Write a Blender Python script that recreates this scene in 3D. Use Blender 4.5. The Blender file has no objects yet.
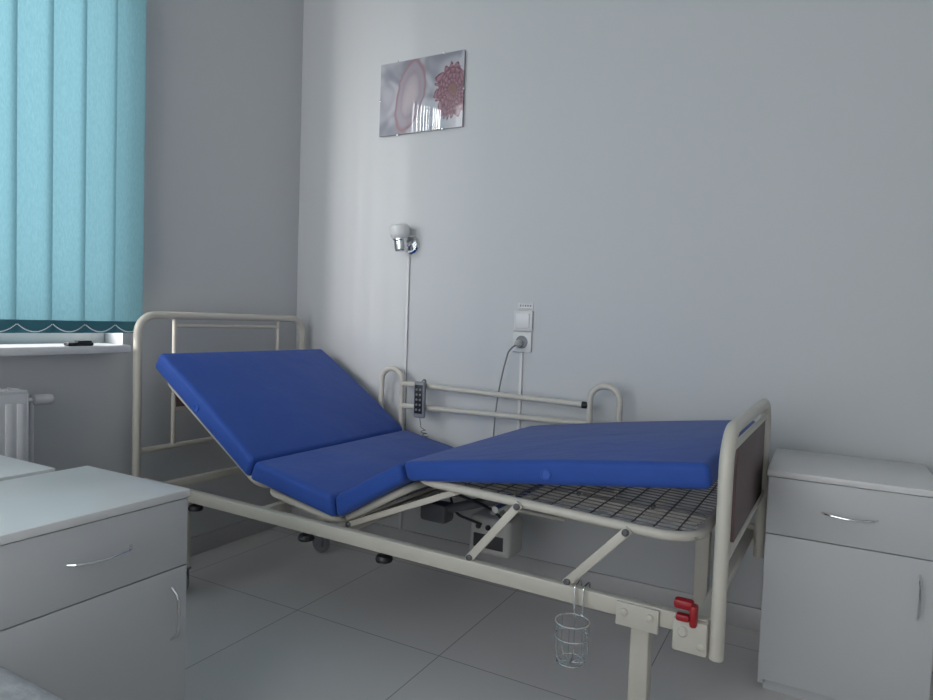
import bpy, bmesh, math, random
from mathutils import Vector, Matrix
random.seed(3)
sc=bpy.context.scene
COL=bpy.context.collection
# ---------------------------------------------------------------- materials
def mat(name,col,rough=.5,metal=0,bump=0,bscale=50,spec=.5,var=0,coat=0,sheen=0,bdist=.005):
    m=bpy.data.materials.new(name);m.use_nodes=True;nt=m.node_tree
    b=nt.nodes['Principled BSDF']
    b.inputs['Base Color'].default_value=(*col,1);b.inputs['Roughness'].default_value=rough
    b.inputs['Metallic'].default_value=metal;b.inputs['Specular IOR Level'].default_value=spec
    b.inputs['Coat Weight'].default_value=coat;b.inputs['Sheen Weight'].default_value=sheen
    tc=nt.nodes.new('ShaderNodeTexCoord')
    n=nt.nodes.new('ShaderNodeTexNoise');n.inputs['Scale'].default_value=bscale;n.inputs['Detail'].default_value=4
    nt.links.new(tc.outputs['Object'],n.inputs['Vector'])
    if bump:
        bp=nt.nodes.new('ShaderNodeBump');bp.inputs['Strength'].default_value=bump;bp.inputs['Distance'].default_value=bdist
        nt.links.new(n.outputs['Fac'],bp.inputs['Height']);nt.links.new(bp.outputs['Normal'],b.inputs['Normal'])
    mx=nt.nodes.new('ShaderNodeMix');mx.data_type='RGBA'
    v=var or .03
    mx.inputs[6].default_value=(*[c*(1-v) for c in col],1);mx.inputs[7].default_value=(*[min(1,c*(1+v)) for c in col],1)
    nt.links.new(n.outputs['Fac'],mx.inputs[0]);nt.links.new(mx.outputs[2],b.inputs['Base Color'])
    return m
M_wall=mat('wall_paint',(.58,.59,.595),.55,bump=.05,bscale=120,var=.01)
M_ceil=mat('ceiling_paint',(.7,.7,.7),.8)
M_base=mat('baseboard_tile',(.54,.53,.53),.3)
M_cream=mat('cream_powder_coat',(.60,.565,.49),.35,bscale=20)
M_creamd=mat('cream_frame_plastic',(.56,.55,.52),.5)
M_blue=mat('blue_vinyl_fabric',(.022,.075,.34),.65,bump=.9,bscale=5,var=.10,spec=.3,sheen=.1,bdist=.014)
M_blued=mat('blue_vent_plastic',(.03,.10,.42),.35)
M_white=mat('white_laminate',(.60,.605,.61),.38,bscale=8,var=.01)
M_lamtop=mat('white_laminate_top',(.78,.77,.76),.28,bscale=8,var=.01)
M_chrome=mat('chrome',(.75,.75,.75),.15,metal=1)
M_black=mat('black_plastic',(.012,.012,.014),.4)
M_dark=mat('dark_grey_plastic',(.05,.05,.055),.5)
M_grey=mat('grey_plastic',(.25,.26,.28),.45)
M_red=mat('red_plastic',(.34,.010,.016),.4)
M_brown=mat('red_brown_panel',(.13,.080,.078),.45,bscale=12,var=.15)
M_wire=mat('zinc_wire',(.13,.13,.14),.45,metal=.4)
M_plast=mat('white_plastic',(.66,.66,.65),.35)
M_shade=mat('frosted_glass_shade',(.74,.74,.73),.35)
M_rad=mat('radiator_enamel',(.68,.68,.69),.35)
M_sill=mat('sill_plastic',(.76,.76,.76),.3)
M_pvc=mat('window_pvc',(.6,.6,.6),.3)
M_tealw=mat('teal_weight',(.035,.15,.19),.5)
M_bead=mat('bead_plastic',(.6,.65,.68),.4)
M_sheet=mat('pale_bedding',(.44,.44,.45),.9,bump=.9,bscale=40,var=.35)
M_cable=mat('grey_cable',(.22,.22,.22),.5)
M_bolt=mat('steel_bolt',(.15,.15,.15),.4,metal=.6)
def floor_mat():
    m=bpy.data.materials.new('glossy_floor_tile');m.use_nodes=True;nt=m.node_tree;b=nt.nodes['Principled BSDF']
    g=nt.nodes.new('ShaderNodeNewGeometry');mp=nt.nodes.new('ShaderNodeMapping');mp.vector_type='POINT'
    mp.inputs['Location'].default_value=(-.749+.592*4,.756+.592*12,0)
    nt.links.new(g.outputs['Position'],mp.inputs['Vector'])
    br=nt.nodes.new('ShaderNodeTexBrick');br.offset=0;br.squash=1
    br.inputs['Scale'].default_value=1;br.inputs['Brick Width'].default_value=.592;br.inputs['Row Height'].default_value=.592
    br.inputs['Mortar Size'].default_value=.0018;br.inputs['Mortar Smooth'].default_value=.1
    br.inputs['Color1'].default_value=(.80,.77,.75,1);br.inputs['Color2'].default_value=(.82,.79,.77,1);br.inputs['Mortar'].default_value=(.42,.40,.39,1)
    nt.links.new(mp.outputs[0],br.inputs['Vector']);nt.links.new(br.outputs['Color'],b.inputs['Base Color'])
    b.inputs['Roughness'].default_value=.14
    bp=nt.nodes.new('ShaderNodeBump');bp.invert=True;bp.inputs['Strength'].default_value=.15;bp.inputs['Distance'].default_value=.001
    nt.links.new(br.outputs['Fac'],bp.inputs['Height']);nt.links.new(bp.outputs['Normal'],b.inputs['Normal'])
    return m
M_floor=floor_mat()
def blind_mat():
    m=bpy.data.materials.new('teal_blind_fabric');m.use_nodes=True;nt=m.node_tree;nt.nodes.clear()
    o=nt.nodes.new('ShaderNodeOutputMaterial');d=nt.nodes.new('ShaderNodeBsdfDiffuse');t=nt.nodes.new('ShaderNodeBsdfTranslucent');mx=nt.nodes.new('ShaderNodeMixShader')
    tc=nt.nodes.new('ShaderNodeTexCoord');mp=nt.nodes.new('ShaderNodeMapping');mp.inputs['Scale'].default_value=(60,150,40)
    n=nt.nodes.new('ShaderNodeTexNoise');n.inputs['Scale'].default_value=1.5;n.inputs['Detail'].default_value=5
    cr=nt.nodes.new('ShaderNodeMix');cr.data_type='RGBA';cr.inputs[6].default_value=(.075,.160,.19,1);cr.inputs[7].default_value=(.125,.235,.265,1)
    nt.links.new(tc.outputs['Object'],mp.inputs[0]);nt.links.new(mp.outputs[0],n.inputs['Vector']);nt.links.new(n.outputs['Fac'],cr.inputs[0])
    nt.links.new(cr.outputs[2],d.inputs[0]);nt.links.new(cr.outputs[2],t.inputs[0]);mx.inputs[0].default_value=.60
    nt.links.new(d.outputs[0],mx.inputs[1]);nt.links.new(t.outputs[0],mx.inputs[2]);nt.links.new(mx.outputs[0],o.inputs[0])
    return m
M_blind=blind_mat()
def print_mat():
    m=bpy.data.materials.new('flower_print');m.use_nodes=True;nt=m.node_tree;b=nt.nodes['Principled BSDF'];N=nt.nodes.new;Lk=nt.links.new
    tc=N('ShaderNodeTexCoord');sep=N('ShaderNodeSeparateXYZ');Lk(tc.outputs['Object'],sep.inputs[0])
    def mth(op,a,bb=None,c=None,clamp=False):
        n=N('ShaderNodeMath');n.operation=op;n.use_clamp=clamp
        for i,v in enumerate((a,bb,c)):
            if v is None:continue
            if isinstance(v,(int,float)):n.inputs[i].default_value=v
            else:Lk(v,n.inputs[i])
        return n.outputs[0]
    X,Z=sep.outputs[0],sep.outputs[2]
    def mixc(f,a,bb):
        n=N('ShaderNodeMix');n.data_type='RGBA';Lk(f,n.inputs[0])
        for i,v in ((6,a),(7,bb)):
            if isinstance(v,tuple):n.inputs[i].default_value=(*v,1)
            else:Lk(v,n.inputs[i])
        return n.outputs[2]
    def sstep(v,lo,hi):
        n=N('ShaderNodeMapRange');n.interpolation_type='SMOOTHSTEP';Lk(v,n.inputs[0]);n.inputs[1].default_value=lo;n.inputs[2].default_value=hi
        return n.outputs[0]
    ns=N('ShaderNodeTexNoise');ns.inputs['Scale'].default_value=7;ns.inputs['Distortion'].default_value=1.2;ns.inputs['Detail'].default_value=1;Lk(tc.outputs['Object'],ns.inputs['Vector'])
    n2=N('ShaderNodeTexNoise');n2.inputs['Scale'].default_value=34;n2.inputs['Detail'].default_value=2;Lk(tc.outputs['Object'],n2.inputs['Vector'])
    nz=sstep(ns.outputs['Fac'],.3,.7)
    base=mixc(nz,(.24,.25,.29),(.50,.49,.53))
    dx=mth('DIVIDE',mth('ADD',mth('ADD',X,.055),mth('MULTIPLY',Z,-.18)),.078);dz=mth('DIVIDE',mth('ADD',Z,0.0),.155)
    r=mth('SQRT',mth('ADD',mth('MULTIPLY',dx,dx),mth('MULTIPLY',dz,dz)))
    rw=mth('ADD',r,mth('MULTIPLY',mth('ADD',ns.outputs['Fac'],-.5),.40))
    inner=mixc(sstep(rw,.1,.8),(.52,.45,.47),(.36,.32,.37))
    rim=mth('SUBTRACT',1,mth('MULTIPLY',mth('ABSOLUTE',mth('ADD',rw,-.95)),9),clamp=True)
    rim2=mth('SUBTRACT',1,mth('MULTIPLY',mth('ABSOLUTE',mth('ADD',rw,-.62)),9),clamp=True)
    oval=mixc(sstep(rw,1.04,.99),base,inner)
    c1=mixc(mth('MULTIPLY',rim,.75),oval,(.30,.15,.16))
    c1=mixc(mth('MULTIPLY',rim2,.35),c1,(.32,.20,.22))
    fx=mth('ADD',X,-.168);fz=mth('MULTIPLY',mth('ADD',Z,.004),.72)
    wob=mth('ADD',mth('MULTIPLY',mth('ADD',ns.outputs['Fac'],-.5),.055),mth('MULTIPLY',mth('ADD',n2.outputs['Fac'],-.5),.018))
    fr=mth('ADD',mth('SQRT',mth('ADD',mth('MULTIPLY',fx,fx),mth('MULTIPLY',fz,fz))),wob)
    an=mth('ADD',mth('ARCTAN2',fz,fx),mth('MULTIPLY',ns.outputs['Fac'],1.4))
    q=mth('DIVIDE',fr,.0175);k=mth('FLOOR',q);fq=mth('FRACT',q)
    lob=mth('ABSOLUTE',mth('SINE',mth('ADD',mth('MULTIPLY',an,9),mth('MULTIPLY',k,1.9))))
    val=mth('MULTIPLY',mth('POWER',lob,.6),mth('ADD',.20,mth('MULTIPLY',fq,.6)))
    val=mth('MULTIPLY',val,mth('ADD',.4,n2.outputs['Fac']),clamp=True)
    petc=mixc(val,(.12,.035,.055),(.48,.25,.30))
    petc=mixc(sstep(fr,.022,.010),petc,(.22,.11,.08))
    edge=mth('ADD',.082,mth('MULTIPLY',mth('ABSOLUTE',mth('SINE',mth('ADD',mth('MULTIPLY',an,9),7.6))),.015))
    inside=sstep(mth('SUBTRACT',edge,fr),0,.004)
    c2=mixc(inside,c1,petc)
    Lk(c2,b.inputs['Base Color']);b.inputs['Roughness'].default_value=.5
    b.inputs['Coat Weight'].default_value=1;b.inputs['Coat Roughness'].default_value=.01;b.inputs['Coat IOR'].default_value=1.8
    return m
M_print=print_mat()
# ---------------------------------------------------------------- builder
class B:
    def __init__(s): s.bm=bmesh.new()
    def box(s,c,size,bev=.0,rot=None,seg=2):
        t=bmesh.new();bmesh.ops.create_cube(t,size=1)
        for v in t.verts: v.co=Vector((v.co.x*size[0],v.co.y*size[1],v.co.z*size[2]))
        if bev: bmesh.ops.bevel(t,geom=list(t.edges),offset=bev,segments=seg,affect='EDGES',profile=.5)
        Mx=Matrix.Translation(c)@(rot.to_4x4() if rot else Matrix())
        t.transform(Mx);s._add(t);return s
    def prism(s,poly,y0,y1,bev=0,seg=3):
        t=bmesh.new();a=[t.verts.new((p[0],y0,p[1])) for p in poly];b=[t.verts.new((p[0],y1,p[1])) for p in poly];n=len(poly)
        t.faces.new(a);t.faces.new(b[::-1])
        for i in range(n): t.faces.new((a[i],b[i],b[(i+1)%n],a[(i+1)%n]))
        bmesh.ops.recalc_face_normals(t,faces=t.faces)
        if bev: bmesh.ops.bevel(t,geom=list(t.edges),offset=bev,segments=seg,affect='EDGES',profile=.5)
        s._add(t);return s
    def tube(s,pts,r,fil=0,n=12,closed=False,cap=True,fseg=6):
        P=[Vector(p) for p in pts]
        if fil:
            Q=[];m=len(P)
            for i in range(m):
                if not closed and i in(0,m-1): Q.append(P[i]);continue
                a,b,c=P[i-1],P[i],P[(i+1)%m];u=(a-b);v=(c-b);f=min(fil,u.length*.48,v.length*.48)
                if u.length<1e-6 or v.length<1e-6 or u.angle(v)>3.1: Q.append(b);continue
                ang=u.angle(v);d=f;p0=b+u.normalized()*d;p1=b+v.normalized()*d
                R=d*math.tan(ang/2);ctr=b+(u.normalized()+v.normalized()).normalized()*(R/math.sin(ang/2))
                e0=p0-ctr;e1=p1-ctr;tot=e0.angle(e1)
                for k in range(fseg+1):
                    t=k/fseg;q=(e0*math.sin((1-t)*tot)+e1*math.sin(t*tot))/math.sin(tot);Q.append(ctr+q)
            P=Q
        m=len(P);rings=[];up=None
        for i in range(m):
            if closed: d=(P[(i+1)%m]-P[i-1])
            else: d=P[min(i+1,m-1)]-P[max(i-1,0)]
            d.normalize()
            if up is None:
                up=Vector((0,0,1)) if abs(d.z)<.9 else Vector((1,0,0))
            x=(up-d*up.dot(d)).normalized();y=d.cross(x);up=x
            rings.append([s.bm.verts.new(P[i]+x*(r*math.cos(2*math.pi*k/n+math.pi/n))+y*(r*math.sin(2*math.pi*k/n+math.pi/n))) for k in range(n)])
        rng=range(m) if closed else range(m-1)
        for i in rng:
            a,b=rings[i],rings[(i+1)%m]
            for k in range(n):
                s.bm.faces.new((a[k],a[(k+1)%n],b[(k+1)%n],b[k]))
        if cap and not closed:
            s.bm.faces.new(rings[0][::-1]);s.bm.faces.new(rings[-1])
        return s
    def ring(s,c,R,r,axis='z',n=28,k=8):
        pts=[]
        for i in range(n):
            a=2*math.pi*i/n;u,v=R*math.cos(a),R*math.sin(a)
            pts.append(Vector(c)+Vector({'z':(u,v,0),'y':(u,0,v),'x':(0,u,v)}[axis]))
        return s.tube(pts,r,n=k,closed=True)
    def lathe(s,c,prof,d=(0,0,1),n=24):
        d=Vector(d).normalized();x=d.orthogonal().normalized();y=d.cross(x);c=Vector(c);rings=[]
        for r,h in prof:
            r=max(r,.0003);rings.append([s.bm.verts.new(c+d*h+x*(r*math.cos(2*math.pi*k/n))+y*(r*math.sin(2*math.pi*k/n))) for k in range(n)])
        for a,b in zip(rings,rings[1:]):
            for k in range(n): s.bm.faces.new((a[k],a[(k+1)%n],b[(k+1)%n],b[k]))
        s.bm.faces.new(rings[0][::-1]);s.bm.faces.new(rings[-1]);return s
    def _add(s,t):
        me=bpy.data.meshes.new('tmp');t.to_mesh(me);t.free();s.bm.from_mesh(me);bpy.data.meshes.remove(me)
    def done(s,name,m,parent=None,label=None,**kw):
        bmesh.ops.recalc_face_normals(s.bm,faces=s.bm.faces)
        cs=[v.co for v in s.bm.verts];mn=Vector([min(c[i] for c in cs) for i in range(3)]);mxx=Vector([max(c[i] for c in cs) for i in range(3)])
        ctr=(mn+mxx)/2
        if kw.get('kind') is None and parent is None: ctr.z=mn.z
        if kw.get('origin') is not None: ctr=Vector(kw.pop('origin'))
        bmesh.ops.translate(s.bm,verts=s.bm.verts,vec=-ctr)
        me=bpy.data.meshes.new(name);s.bm.to_mesh(me);s.bm.free();me.materials.append(m)
        for p in me.polygons:p.use_smooth=True
        try: me.set_sharp_from_angle(angle=math.radians(35))
        except Exception: pass
        o=bpy.data.objects.new(name,me);COL.objects.link(o);o.location=ctr
        if parent: 
            o.parent=parent
            if parent.type=='MESH': o.location=ctr-Vector(parent['c0'])
        o['c0']=tuple(ctr)
        if label:o['label']=label
        for k,v in kw.items():
            if v is not None:o[k]=v
        return o
def empty(name,loc,label,cat,rotz=0,group=None):
    e=bpy.data.objects.new(name,None);COL.objects.link(e);e.location=loc;e.rotation_euler=(0,0,rotz);e.empty_display_size=.1
    e['label']=label;e['category']=cat
    if group:e['group']=group
    return e
def S(b,name,m): return b.done(name,m,None,kind='structure')
def sub(b,n,m,par,label=None): return b.done(n,m,par,label=label)
def pp(b,n,m,par,**k):
    o=b.done(n,m,None,origin=(0,0,0),**k);o.parent=par;o.location=-Vector(par.location);return o
# ---------------------------------------------------------------- room
X1,Y1,HC=3.6,-4.6,2.75
S(B().box(((X1)/2-.1,Y1/2+.1,-.05),(X1+.2,-Y1+.2,.1)),'floor',M_floor)
S(B().box(((X1)/2-.1,Y1/2+.1,HC+.05),(X1+.2,-Y1+.2,.1)),'ceiling',M_ceil)
S(B().box(((X1-.2)/2,.1,HC/2),(X1+.2,.2,HC)),'wall_back',M_wall)
S(B().box((X1+.05,Y1/2,HC/2),(.1,-Y1,HC)),'light_block_right',M_wall)  # unseen wall, added to block sky light from the right side
S(B().box((3.05,Y1-.05,HC/2),(1.1,.1,HC)),'light_block_front',M_wall)  # partial wall out of view, added so fill light comes from behind left
WY0,WY1,WZ0,WZ1=-.935,-2.9,.90,2.45
bl=B()
bl.box((-.1,WY0/2,HC/2),(.2,-WY0,HC))
bl.box((-.1,(WY1+Y1)/2,HC/2),(.2,WY1-Y1,HC))
bl.box((-.1,(WY0+WY1)/2,WZ0/2),(.2,WY0-WY1,WZ0))
bl.box((-.1,(WY0+WY1)/2,(WZ1+HC)/2),(.2,WY0-WY1,HC-WZ1))
S(bl,'wall_left',M_wall)
S(B().box((X1/2,-.006,.04),(X1,.012,.08),.002),'baseboard_back',M_base)
S(B().box((.006,Y1/2,.04),(.012,-Y1-.03,.08),.002),'baseboard_left',M_base)
w=B()
for y in (WY0-.03,(WY0+WY1)/2,WY1+.03): w.box((-.14,y,(WZ0+WZ1)/2),(.06,.06,WZ1-WZ0),.006)
w.box((-.14,(WY0+WY1)/2,WZ1-.03),(.058,WY0-WY1,.06),.006);w.box((-.14,(WY0+WY1)/2,WZ0+.06),(.058,WY0-WY1,.12),.006)
S(w,'window_1',M_pvc)
S(B().box((.0,(-.965-2.85)/2,.908),(.20,1.885,.028),.006),'trim_1',M_sill)
# ---------------------------------------------------------------- blinds
vb=empty('vertical_blind',(.048,-1.9,2.5),'teal fabric vertical blind hanging closed across the window','blind')
sl=B();wt=B();ch=B()
step=.1115;ZB=.966;y=-.892;ang=math.radians(7)
while y>-2.85:
    yc=y-.0635
    dx=math.sin(ang)*.0635;dy=math.cos(ang)*.0635
    nseg=4;pts=[(.048+dx*t+.003*(1-t*t),yc+dy*t) for t in [-1+2*k/nseg for k in range(nseg+1)]]
    t=sl.bm
    va=[t.verts.new((p[0],p[1],ZB+.038)) for p in pts];vbv=[t.verts.new((p[0],p[1],2.47)) for p in pts]
    for k in range(nseg): t.faces.new((va[k],va[k+1],vbv[k+1],vbv[k]))
    R=Matrix.Rotation(-ang,3,'Z')
    wt.box((.049,yc,ZB+.021),(.005,.122,.044),.002,rot=R)
    p0=Vector((.058,y-.001,ZB+.030));p1=Vector((.058,y-step+.001,ZB+.030))
    for k in range(26):
        tt=(k+.5)/26;p=p0.lerp(p1,tt);p.z-=.026*(1-(2*tt-1)**2)
        bmesh.ops.create_icosphere(ch.bm,subdivisions=1,radius=.0023,matrix=Matrix.Translation(p))
    y-=step
pp(sl,'slats',M_blind,vb);pp(wt,'bottom_weights',M_tealw,vb);pp(ch,'bead_chain',M_bead,vb)
pp(B().box((.045,-1.9,2.49),(.04,2.02,.035),.004),'head_rail',M_plast,vb)
tr=B();tr.box((.080,-1.15,.928),(.032,.09,.012),.005);tr.box((.080,-1.135,.936),(.024,.05,.008),.003)
tr.done('small_case',M_black,label='small black flat case lying on the white sill',category='case')
# ---------------------------------------------------------------- radiator
RY=-.070;RZ_=.045
rd=empty('radiator',(.09,-1.85,0),'white enamelled panel radiator below the window sill','radiator')
rb=B();rb.box((.115,-1.77+RY,.45+RZ_),(.02,1.0,.56),.002)
for k in range(30): rb.box((.1255,-1.290-.0333*k+RY,.45+RZ_),(.005,.022,.50),.002)
pp(rb,'front_panel',M_rad,rd)
pp(B().box((.055,-1.77+RY,.45+RZ_),(.02,1.0,.56),.002),'back_panel',M_rad,rd)
rg=B();rg.box((.085,-1.77+RY,.735+RZ_),(.082,1.0,.012),.002)
for k in range(29): rg.box((.085,-1.29-.0335*k+RY,.742+RZ_),(.07,.006,.006))
pp(rg,'top_grille',M_rad,rd)
rg=B().box((.085,-1.268+RY,.455+RZ_),(.080,.004,.55),.001);pp(rg,'side_cover',M_rad,rd)
rv=B();rv.tube([(.08,-1.28+RY,.70+RZ_),(.08,-1.235+RY,.70+RZ_)],.010);rv.lathe((.08,-1.235+RY,.70+RZ_),[(.012,0),(.018,.005),(.018,.05),(.015,.065),(.001,.066)],(0,1,0))
pp(rv,'thermostat_valve',M_plast,rd)
rp=B();rp.tube([(.08,-1.235+RY,.70+RZ_),(.08,-1.235+RY,.0)],.008)
pp(rp,'pipe',M_rad,rd)
for yy in (-1.5,-2.1): pp(B().box((.028,yy+RY,.45),(.036,.03,.3)),'wall_bracket',M_rad,rd)
# ---------------------------------------------------------------- cabinets
def cabinet(loc,rotz,label,h=.648,w=.415,d=.40):
    c=empty('bedside_cabinet',loc,label,'cabinet',rotz,'matching white bedside cabinets')
    t=.018
    b=B()
    b.box((t/2,d/2+.009,(h-t)/2+.01),(t,d-.018,h-t-.02),.001);b.box((w-t/2,d/2+.009,(h-t)/2+.01),(t,d-.018,h-t-.02),.001)
    b.box((w/2,d-.006,(h-t)/2+.01),(w-.02,.010,h-t-.03));b.box((w/2,d/2+.009,.06),(w-.03,d-.03,.018));b.box((w/2,d/2+.009,.47),(w-.03,d-.03,.018))
    b.box((w/2,.04,.03),(w-.03,.016,.06))
    for fx in(.03,w-.03):
        for fy in (.05,d-.04): b.lathe((fx,fy,0),[(.014,0),(.016,.003),(.014,.03)],n=12)
    b.done('body',M_white,c)
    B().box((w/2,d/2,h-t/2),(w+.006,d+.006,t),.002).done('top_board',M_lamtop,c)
    dr=B().box((w/2,.009,(.4745+h-t-.002)/2),(w-.004,.018,h-t-.002-.4745),.001).done('drawer',M_white,c)
    hz=.556
    sub(B().tube([(w*.34,0.002,hz),(w*.37,-.020,hz+.001),(w*.5,-.026,hz-.003),(w*.63,-.020,hz+.001),(w*.66,0.002,hz)],.0035,fil=.02,n=10),'handle',M_chrome,dr,'curved chrome bow handle')
    do=B().box((w/2,.009,(.042+.4715)/2),(w-.004,.018,.4295),.001).done('door',M_white,c)
    hx=w-.040
    sub(B().tube([(hx,0.002,.31),(hx,-.020,.325),(hx+.0,-.026,.37),(hx,-.020,.415),(hx,0.002,.43)],.0035,fil=.02,n=10),'handle',M_chrome,do,'curved chrome bow handle')
    return c
cabinet((2.231,-.429,0),0,'white laminate bedside cabinet standing beside the bed foot end',h=.658)
cabinet((1.088,-1.492-.415,0),math.radians(90),'white laminate bedside cabinet with drawer and door near the bed',d=.39)
cabinet((.660,-1.555-.415,0),math.radians(90),'white laminate bedside cabinet standing close behind another cabinet')
# ---------------------------------------------------------------- hospital bed
RZ=math.radians(-1.728);BO=(.081,-.928,0);W=.855
bed=empty('hospital_bed',BO,'cream tubular hospital bed with raised back and leg sections','bed',RZ)
L=2.1
B().box((1.05,.012,.394),(2.06,.026,.042),.004).done('side_rail',M_cream,bed)
B().box((1.05,W-.012,.394),(2.06,.026,.042),.004).done('side_rail',M_cream,bed)
for a in (.10,.64,.97,2.06): B().box((a,W/2,.388),(.03,W-.055,.03),.003).done('cross_bar',M_cream,bed)
hb=B();hb.tube([(0,0,.30),(0,0,1.036),(0,W,1.036),(0,W,.30)],.0155,fil=.07,n=16,fseg=10)
hbo=hb.done('head_board',M_cream,bed)
sub(B().tube([(0,.012,.515),(0,W-.012,.515)],.011),'lower_tube',M_cream,hbo)
for b in(.155,W-.155): sub(B().tube([(0,b,.51),(0,b,1.03)],.009),'upright_tube',M_cream,hbo)
for z in(.995,.66): sub(B().tube([(0,.155,z),(0,W-.155,z)],.008),'inner_tube',M_cream,hbo)
sub(B().box((0,W/2,.72),(.012,W-.33,.10),.003),'panel',M_brown,hbo,'red-brown laminate panel')
W2=W-.085
fb=B();fb.tube([(L,0,.335),(L,0,.836),(L,W2,.836),(L,W2,.335)],.0155,fil=.085,n=16,fseg=10)
fbo=fb.done('foot_board',M_cream,bed)
sub(B().tube([(L,.012,.545),(L,W2-.012,.545)],.010),'lower_tube',M_cream,fbo)
sub(B().tube([(L,.012,.79),(L,W2-.012,.79)],.008),'inner_tube',M_cream,fbo)
sub(B().box((L-.002,W2/2+.045,.667),(.012,W2-.20,.236),.003),'panel',M_brown,fbo,'red-brown laminate panel')
for bb,sg in ((-.004,-1),(W+.004,1)):
    k=B();k.box((2.045,bb,.375),(.075,.03,.075),.006);k.lathe((2.03,bb+sg*.012,.385),[(.012,0),(.012,.006),(.008,.009)],(0,sg,0),16);k.lathe((2.07,bb+sg*.012,.36),[(.009,0),(.009,.005),(.006,.007)],(0,sg,0),16)
    k.done('corner_bracket',M_cream,bed)
k=B();k.box((2.030,-.016,.447),(.042,.026,.022),.007);k.box((2.052,-.016,.425),(.016,.026,.050),.006);k.box((2.03,-.02,.418),(.03,.02,.016),.005)
k.done('release_lever',M_red,bed,'red plastic release lever')
def leg(a,b):
    k=B();k.box((a,b,.245),(.045,.045,.30),.005);lo=k.done('leg',M_cream,bed)
    c=B();c.lathe((a,b,.10),[(.012,-.02),(.02,-.015),(.02,0),(.012,0)],n=16)
    c.box((a-.012,b-.022,.065),(.05,.006,.07),.002);c.box((a-.012,b+.022,.065),(.05,.006,.07),.002);c.box((a-.0,b,.098),(.05,.05,.008),.002)
    sub(c,'castor_fork',M_grey,lo)
    c=B();c.lathe((a-.015,b-.016,.042),[(.02,0),(.040,.002),(.042,.006),(.042,.026),(.040,.030),(.02,.032)],(0,1,0),28)
    sub(c,'castor_wheel',M_grey,lo)
leg(.215,.045);leg(.335,W-.175);leg(1.925,.045);leg(1.925,W-.045)
B().box((.335,W-.10,.388),(.03,.16,.03),.003).done('leg_outrigger',M_cream,bed)
k=B();k.box((1.925,-.006,.385),(.10,.010,.055),.003)
for a in (1.895,1.955): k.lathe((a,-.010,.392),[(.009,0),(.009,.006),(.005,.008)],(0,-1,0),12)
k.done('leg_plate',M_cream,bed)
for a in (.865,1.175,.33):
    k=B();k.lathe((a,.015,.343),[(.012,0),(.024,.003),(.026,.010),(.022,.020),(.011,.024),(.010,.035)],n=20);k.done('socket_knob',M_black,bed,'black plastic knob under the rail')
def frame(name,p,q,r=.012,b0=.05,b1=None,mesh=True,fil=.05):
    b1=b1 or W-.05
    k=B();k.tube([(p[0],b0,p[1]),(q[0],b0,q[1]),(q[0],b1,q[1]),(p[0],b1,p[1])],r,fil=fil,closed=True,fseg=8)
    fo=k.done(name,M_cream,bed)
    if mesh:
        m=B();u=Vector((q[0]-p[0],0,q[1]-p[1]));ln=u.length;nn=max(2,int(ln/.05))
        for i in range(1,nn):
            t=i/nn;m.tube([(p[0]+u.x*t,b0,p[1]+u.z*t+.002),(p[0]+u.x*t,b1,p[1]+u.z*t+.002)],.0018,n=5)
        nb=26
        for i in range(1,nb):
            y=b0+(b1-b0)*i/nb;m.tube([(p[0],y,p[1]),(q[0],y,q[1])],.0018,n=5)
        sub(m,'wire_mesh',M_wire,fo)
    return fo
frame('back_section',(.62,.468),(.10,.800))
frame('seat_section',(.65,.462),(.96,.415))
frame('thigh_section',(.985,.425),(1.225,.560))
frame('calf_section',(1.25,.600),(2.04,.575),.0125,b0=.03,b1=W-.03,fil=.09)
def flat(name,p,q,b,w=.022):
    u=Vector((q[0]-p[0],0,q[1]-p[1]));ang=math.atan2(u.z,u.x);c=((p[0]+q[0])/2,b,(p[1]+q[1])/2)
    k=B();k.box(c,(u.length+.02,.007,w),.002,rot=Matrix.Rotation(-ang,3,'Y'))
    o=k.done(name,M_cream,bed)
    for e in (p,q): sub(B().lathe((e[0],b-.003,e[1]),[(.009,0),(.009,.005),(.005,.008)],(0,-1,0),12),'bolt',M_bolt,o)
for b in (.012,W-.02):
    flat('brace',(1.465,.42),(1.60,.583),b);flat('brace',(1.745,.42),(1.885,.572),b)
    flat('brace',(1.00,.41),(1.42,.59),b+.05,.018)
M_mot=mat('motor_grey_plastic',(.10,.10,.11),.5)
k=B();k.box((1.07,.46,.37),(.11,.07,.07),.015);k.tube([(1.10,.46,.38),(1.33,.46,.46)],.017);k.done('lift_motor',M_mot,bed,'dark grey electric lift motor')
k=B();k.tube([(1.31,.46,.453),(1.50,.46,.53)],.008);k.tube([(1.50,.08,.54),(1.50,W-.08,.54)],.010);k.done('piston_rod',M_chrome,bed,'steel piston rod')
k=B();k.box((.70,.42,.36),(.13,.08,.08),.02);k.tube([(.66,.42,.37),(.42,.42,.50)],.018);k.done('lift_motor',M_mot,bed,'dark grey electric lift motor')
cbx=B().box((1.23,.62,.280),(.170,.12,.14),.018,seg=3).done('control_box',M_creamd,bed,'pale grey plastic motor control box')
k=B();k.box((1.23,.558,.262),(.12,.006,.05),.002)
for x in (1.19,1.23,1.27): k.lathe((x,.556,.315),[(.010,0),(.010,.006),(.006,.012)],(0,-1,0),12)
sub(k,'socket_strip',M_dark,cbx)
sub(B().box((1.23,.62,.362),(.04,.04,.04)),'hanger_block',M_creamd,cbx)
k=B();k.tube([(1.5,.62,.378),(1.10,.62,.378),(.97,.62,.392)],.008,fil=.03);k.done('box_hanger',M_cream,bed)
k=B();k.tube([(1.2,.56,.32),(1.12,.5,.36),(1.1,.5,.42),(1.15,.4,.47),(1.3,.45,.42),(1.30,.53,.36),(1.27,.555,.315)],.005,fil=.06,n=8);k.done('cable_loop',M_black,bed,'black cable loop')
by=W+.028
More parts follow.
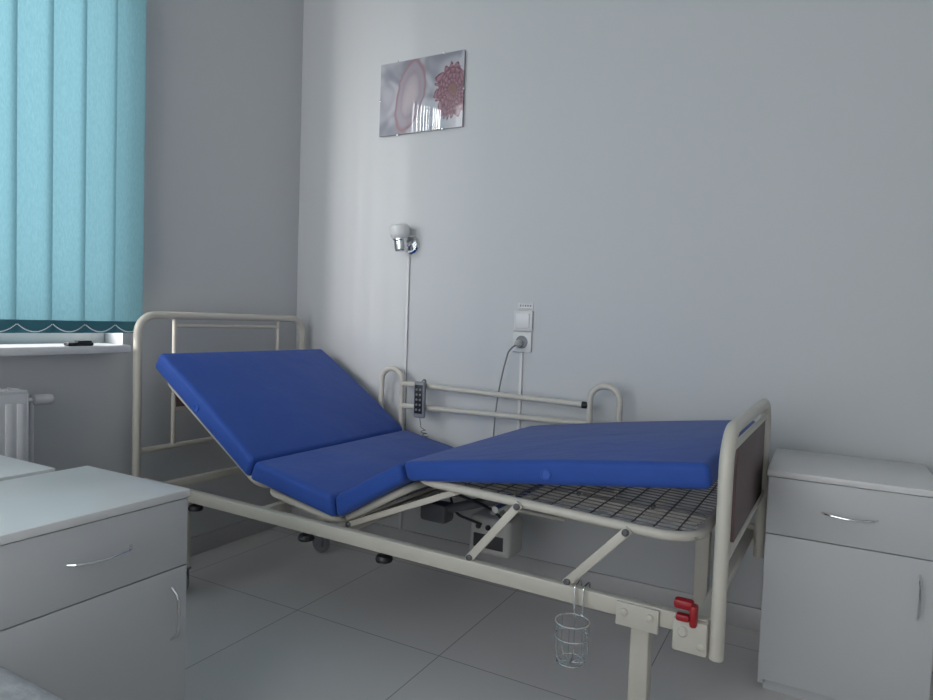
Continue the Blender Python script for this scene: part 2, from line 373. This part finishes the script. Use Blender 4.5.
sgo=B().tube([(.478,by,.40),(.478,by,.828),(.592,by,.828),(.592,by,.40)],.0125,fil=.055,fseg=10).done('side_guard',M_cream,bed)
sub(B().tube([(1.475,by,.40),(1.475,by,.828),(1.59,by,.828),(1.59,by,.40)],.0125,fil=.055,fseg=10),'guard_arch',M_cream,sgo)
sub(B().tube([(.60,by,.765),(1.455,by,.750)],.0115),'guard_bar',M_cream,sgo)
sub(B().tube([(.592,by,.665),(1.48,by,.678)],.0115),'guard_bar',M_cream,sgo)
sub(B().lathe((1.445,by,.750),[(.0135,0),(.0135,.022),(.008,.026)],(1,0,0),16),'end_cap',M_black,sgo,'black plastic end cap')
for a in (.535,1.53): sub(B().box((a,W+.014,.41),(.14,.03,.05),.004),'mounting_plate',M_cream,sgo)
# mattress
mt=empty('mattress',BO,'royal blue four-section vinyl mattress bent on the bed','mattress',RZ)
TP=[Vector(p) for p in ((.135,.903),(.640,.570),(.985,.508),(1.235,.650),(2.066,.764))];TH=[.072,.070,.066,.056,.060]
def off(i):
    ns=[];th=TH[i]
    for j in (i-1,i):
        if 0<=j<len(TP)-1:
            u=(TP[j+1]-TP[j]).normalized();ns.append(Vector((u.y,-u.x)))
    if len(ns)==1:return TP[i]+ns[0]*th
    n=(ns[0]+ns[1]).normalized();return TP[i]+n*(th/n.dot(ns[0]))
BT=[off(i) for i in range(5)]
gaps=[(0,.002),(.002,.005),(.005,.005),(.005,0)]
for i in range(4):
    uu=(TP[i+1]-TP[i]).normalized();g0,g1=gaps[i]
    p0,p1,b1,b0=TP[i]+uu*g0,TP[i+1]-uu*g1,BT[i+1]-uu*g1,BT[i]+uu*g0
    poly=[p0]
    if i in(0,3):
        nn=Vector((-uu.y,uu.x))
        for t in (.2,.4,.6,.8): poly.append(p0.lerp(p1,t)+nn*.006*(1-(2*t-1)**2))
    poly+=[p1,b1,b0]
    k=B().prism([(p.x,p.y) for p in poly],-.004,W-.004,.018,5)
    mo=k.done('mattress_section',M_blue,mt)
    if i in(0,3):
        t=.46 if i==0 else .53
        c=(TP[i].lerp(TP[i+1],t)+BT[i].lerp(BT[i+1],t))/2
        sub(B().ring((c.x,-.006,c.y),.0115,.0025,'y').lathe((c.x,-.004,c.y),[(.010,0),(.010,.002)],(0,-1,0),16),'vent',M_blued,mo)
def bedw(a,b,z):
    c,s=math.cos(RZ),math.sin(RZ);return Vector((BO[0]+a*c-b*s,BO[1]+a*s+b*c,z))
hc=empty('hand_control',bedw(.715,W-.006,.705),'grey handset with black keypad hooked over the guard bar','remote control',RZ)
B().box((0,0,-.0),(.056,.022,.160),.009,seg=3).done('case',M_grey,hc)
B().box((0,-.0115,.003),(.040,.003,.125),.001).done('keypad',M_black,hc)
for r in range(5):
    for cc in(-.009,.009): B().lathe((cc,-.013,.045-.022*r),[(.0050,0),(.0050,.002),(.004,.003)],(0,-1,0),12).done('button',M_grey,hc)
B().tube([(0,.008,.072),(0,.022,.088),(0,.040,.082),(0,.040,.072)],.004,fil=.012).done('hook',M_grey,hc)
k=B();pts=[(0,0,-.07),(.01,0,-.12)]
pts+=[(.02+.004*i/3+.012*math.cos(i*1.05),.012*math.sin(i*1.05),-.13-.0022*i) for i in range(40)]
k.tube(pts,.0022,n=6);k.done('coiled_cable',M_cable,hc)
bh=empty('bottle_holder',bedw(1.785,-.052,.250),'chrome wire bottle holder hooked on the bed side rail','bottle holder',RZ)
k=B();R=.040
k.ring((0,0,.105),R,.0024);k.ring((0,0,.070),R,.0018);k.ring((0,0,.010),R*.82,.002)
for i in range(8):
    a=2*math.pi*i/8+.2;c_,s_=math.cos(a),math.sin(a)
    k.tube([(R*c_,R*s_,.105),(R*c_,R*s_,.035),(R*.82*c_,R*.82*s_,.010),(0,0,.006)],.0016,fil=.02,n=6)
k.done('basket',M_chrome,bh)
k=B();k.tube([(-.011,R+.042,.155),(-.011,R+.042,.176),(-.011,R-.002,.176),(-.011,R-.002,.105),(.011,R-.002,.105),(.011,R-.002,.176),(.011,R+.042,.176),(.011,R+.042,.155)],.0024,fil=.008,n=8)
k.done('hook',M_chrome,bh)
# ---------------------------------------------------------------- wall things
px=.7165;pz=2.0545
pc=empty('framed_picture',(px,0,pz-.165),'frameless glass picture of a pink dahlia on pale fabric','picture')
B().box((0,-.006,.165),(.436,.008,.322),.0005).done('backing',M_grey,pc)
B().box((0,-.0125,.165),(.440,.005,.326),.0008).done('print',M_print,pc)
for x,z in ((-.12,.001),(.12,.001),(-.12,.329),(.12,.329),(-.2205,.165),(.2205,.165)):
    B().box((x,-.010,z),(.010,.014,.006) if z in(.001,.329) else (.006,.014,.010),.001).done('clip',M_chrome,pc)
lm=empty('wall_lamp',(.688,0,1.39),'chrome wall spotlight with white frosted shade above the bed','lamp')
k=B();k.lathe((0,0,0),[(.043,0),(.043,.012),(.036,.020),(.014,.024),(.010,.040)],(0,-1,0),28);k.done('wall_plate',M_chrome,lm)
d=Vector((-.10,-.06,.95)).normalized();c0=Vector((-.016,-.060,-.036))
k=B();k.tube([(0,-.03,0),(-.010,-.060,0)],.008);k.lathe(c0,[(.010,0),(.027,.003),(.030,.010),(.030,.048),(.033,.052),(.033,.058)],d);k.done('lamp_holder',M_chrome,lm)
k=B();k.lathe(c0+d*.056,[(.030,0),(.036,.004),(.044,.020),(.046,.040),(.043,.058),(.037,.064),(.033,.058)],d);k.done('lamp_shade',M_shade,lm)
k=B();k.box((.675,-.005,.711),(.014,.010,1.26),.002);k.done('cable_conduit',M_plast,label='thin white cable conduit running down the wall from the lamp',category='cable conduit')
k=B();k.box((1.252,-.005,.507),(.014,.010,.85),.002);k.done('cable_conduit',M_plast,label='thin white cable conduit below the wall socket',category='cable conduit')
sw=empty('light_switch',(1.256,0,1.064),'white single rocker light switch mounted above the socket','light switch')
B().box((0,-.006,0),(.084,.012,.084),.003).done('frame',M_plast,sw)
B().box((0,-.013,0),(.058,.010,.060),.002,rot=Matrix.Rotation(.08,3,'X')).done('rocker',M_lamtop,sw)
so=empty('wall_socket',(1.254,0,.976),'white round-well wall socket with a plug inserted','socket')
B().box((0,-.006,0),(.084,.012,.084),.003).done('frame',M_plast,so)
B().ring((0,-.0125,0),.024,.003,'y').lathe((0,-.0115,0),[(.022,0),(.021,.001)],(0,-1,0)).done('socket_well',M_grey,so)
lb=empty('socket_label',(1.262,0,1.126),'tiny white printed label strip above the switch','label')
B().box((0,-.002,0),(.066,.004,.028),.001).done('plate',M_lamtop,lb)
k=B()
for i,wd in enumerate((.007,.005,.007,.006,.007)): k.box((-.022+.011*i,-.0045,.001),(wd,.001,.009))
for z in(-.0105,.0115): k.box((0,-.0045,z),(.056,.001,.0014))
k.done('print_marks',M_grey,lb)
pcb=empty('power_cable',(1.245,-.02,.97),'grey mains cable with plug hanging down behind the bed','cable')
k=B();k.lathe((0,.004,.0),[(.016,0),(.016,.014),(.011,.026),(.006,.038)],(0,-1,-.15),20);k.done('plug',mat('light_grey_plug',(.52,.52,.51),.45),pcb)
k=B();k.tube([(0,-.034,-.006),(-.02,-.056,-.03),(-.05,-.050,-.14),(-.075,-.040,-.27),(-.085,-.035,-.42),(-.05,-.035,-.62)],.0033,fil=.06,n=8);k.done('cord',M_cable,pcb)
# ---------------------------------------------------------------- neighbouring bed
nb=empty('made_bed',(2.1,-2.375,0),'bed made up with pale grey patterned bedding','bed')
k=B();k.box((0,0,.30),(1.92,.86,.05),.006)
for x in(-.85,.85):
    for y in(-.38,.38): k.box((x,y,.14),(.04,.04,.28),.004)
k.done('bed_base',M_cream,nb)
k=B();k.box((0,0,.405),(1.94,.90,.16),.05,seg=5);k.done('bedding',M_sheet,nb)
# ---------------------------------------------------------------- camera
C=Vector((2.350,-2.496,1.058));yaw,pit,rol=map(math.radians,(28.606,2.602,2.022))
F=Vector((-math.sin(yaw)*math.cos(pit),math.cos(yaw)*math.cos(pit),-math.sin(pit)));R=Vector((math.cos(yaw),math.sin(yaw),0));D=F.cross(R)
R2=R*math.cos(rol)-D*math.sin(rol);D2=D*math.cos(rol)+R*math.sin(rol)
cm=bpy.data.cameras.new('camera');cm.sensor_width=36;cm.lens=653.08/933*36;cm.clip_start=.02
co=bpy.data.objects.new('camera',cm);COL.objects.link(co)
mm=Matrix((R2,-D2,-F)).transposed().to_4x4();mm.translation=C;co.matrix_world=mm;sc.camera=co
# ---------------------------------------------------------------- light
def area(name,loc,tgt,sx,sy,e,col):
    al=bpy.data.lights.new(name,'AREA');al.shape='RECTANGLE';al.size=sx;al.size_y=sy;al.energy=e;al.color=col
    ao=bpy.data.objects.new(name,al);COL.objects.link(ao);ao.location=loc
    ao.rotation_euler=(Vector(tgt)-Vector(loc)).to_track_quat('-Z','Y').to_euler()
area('window_daylight',(-1.3,-2.0,2.3),(0,-1.9,1.7),3,2.4,70,(.97,.98,1))
area('side_daylight',(-1.1,-3.7,2.1),(0,-.9,1.6),1.3,2.2,300,(1,.985,.97))
wd=bpy.data.worlds.new('world');sc.world=wd;wd.use_nodes=True;bg=wd.node_tree.nodes['Background'];bg.inputs[0].default_value=(.94,.965,1,1);bg.inputs[1].default_value=3.0
sc.view_settings.view_transform='Standard'
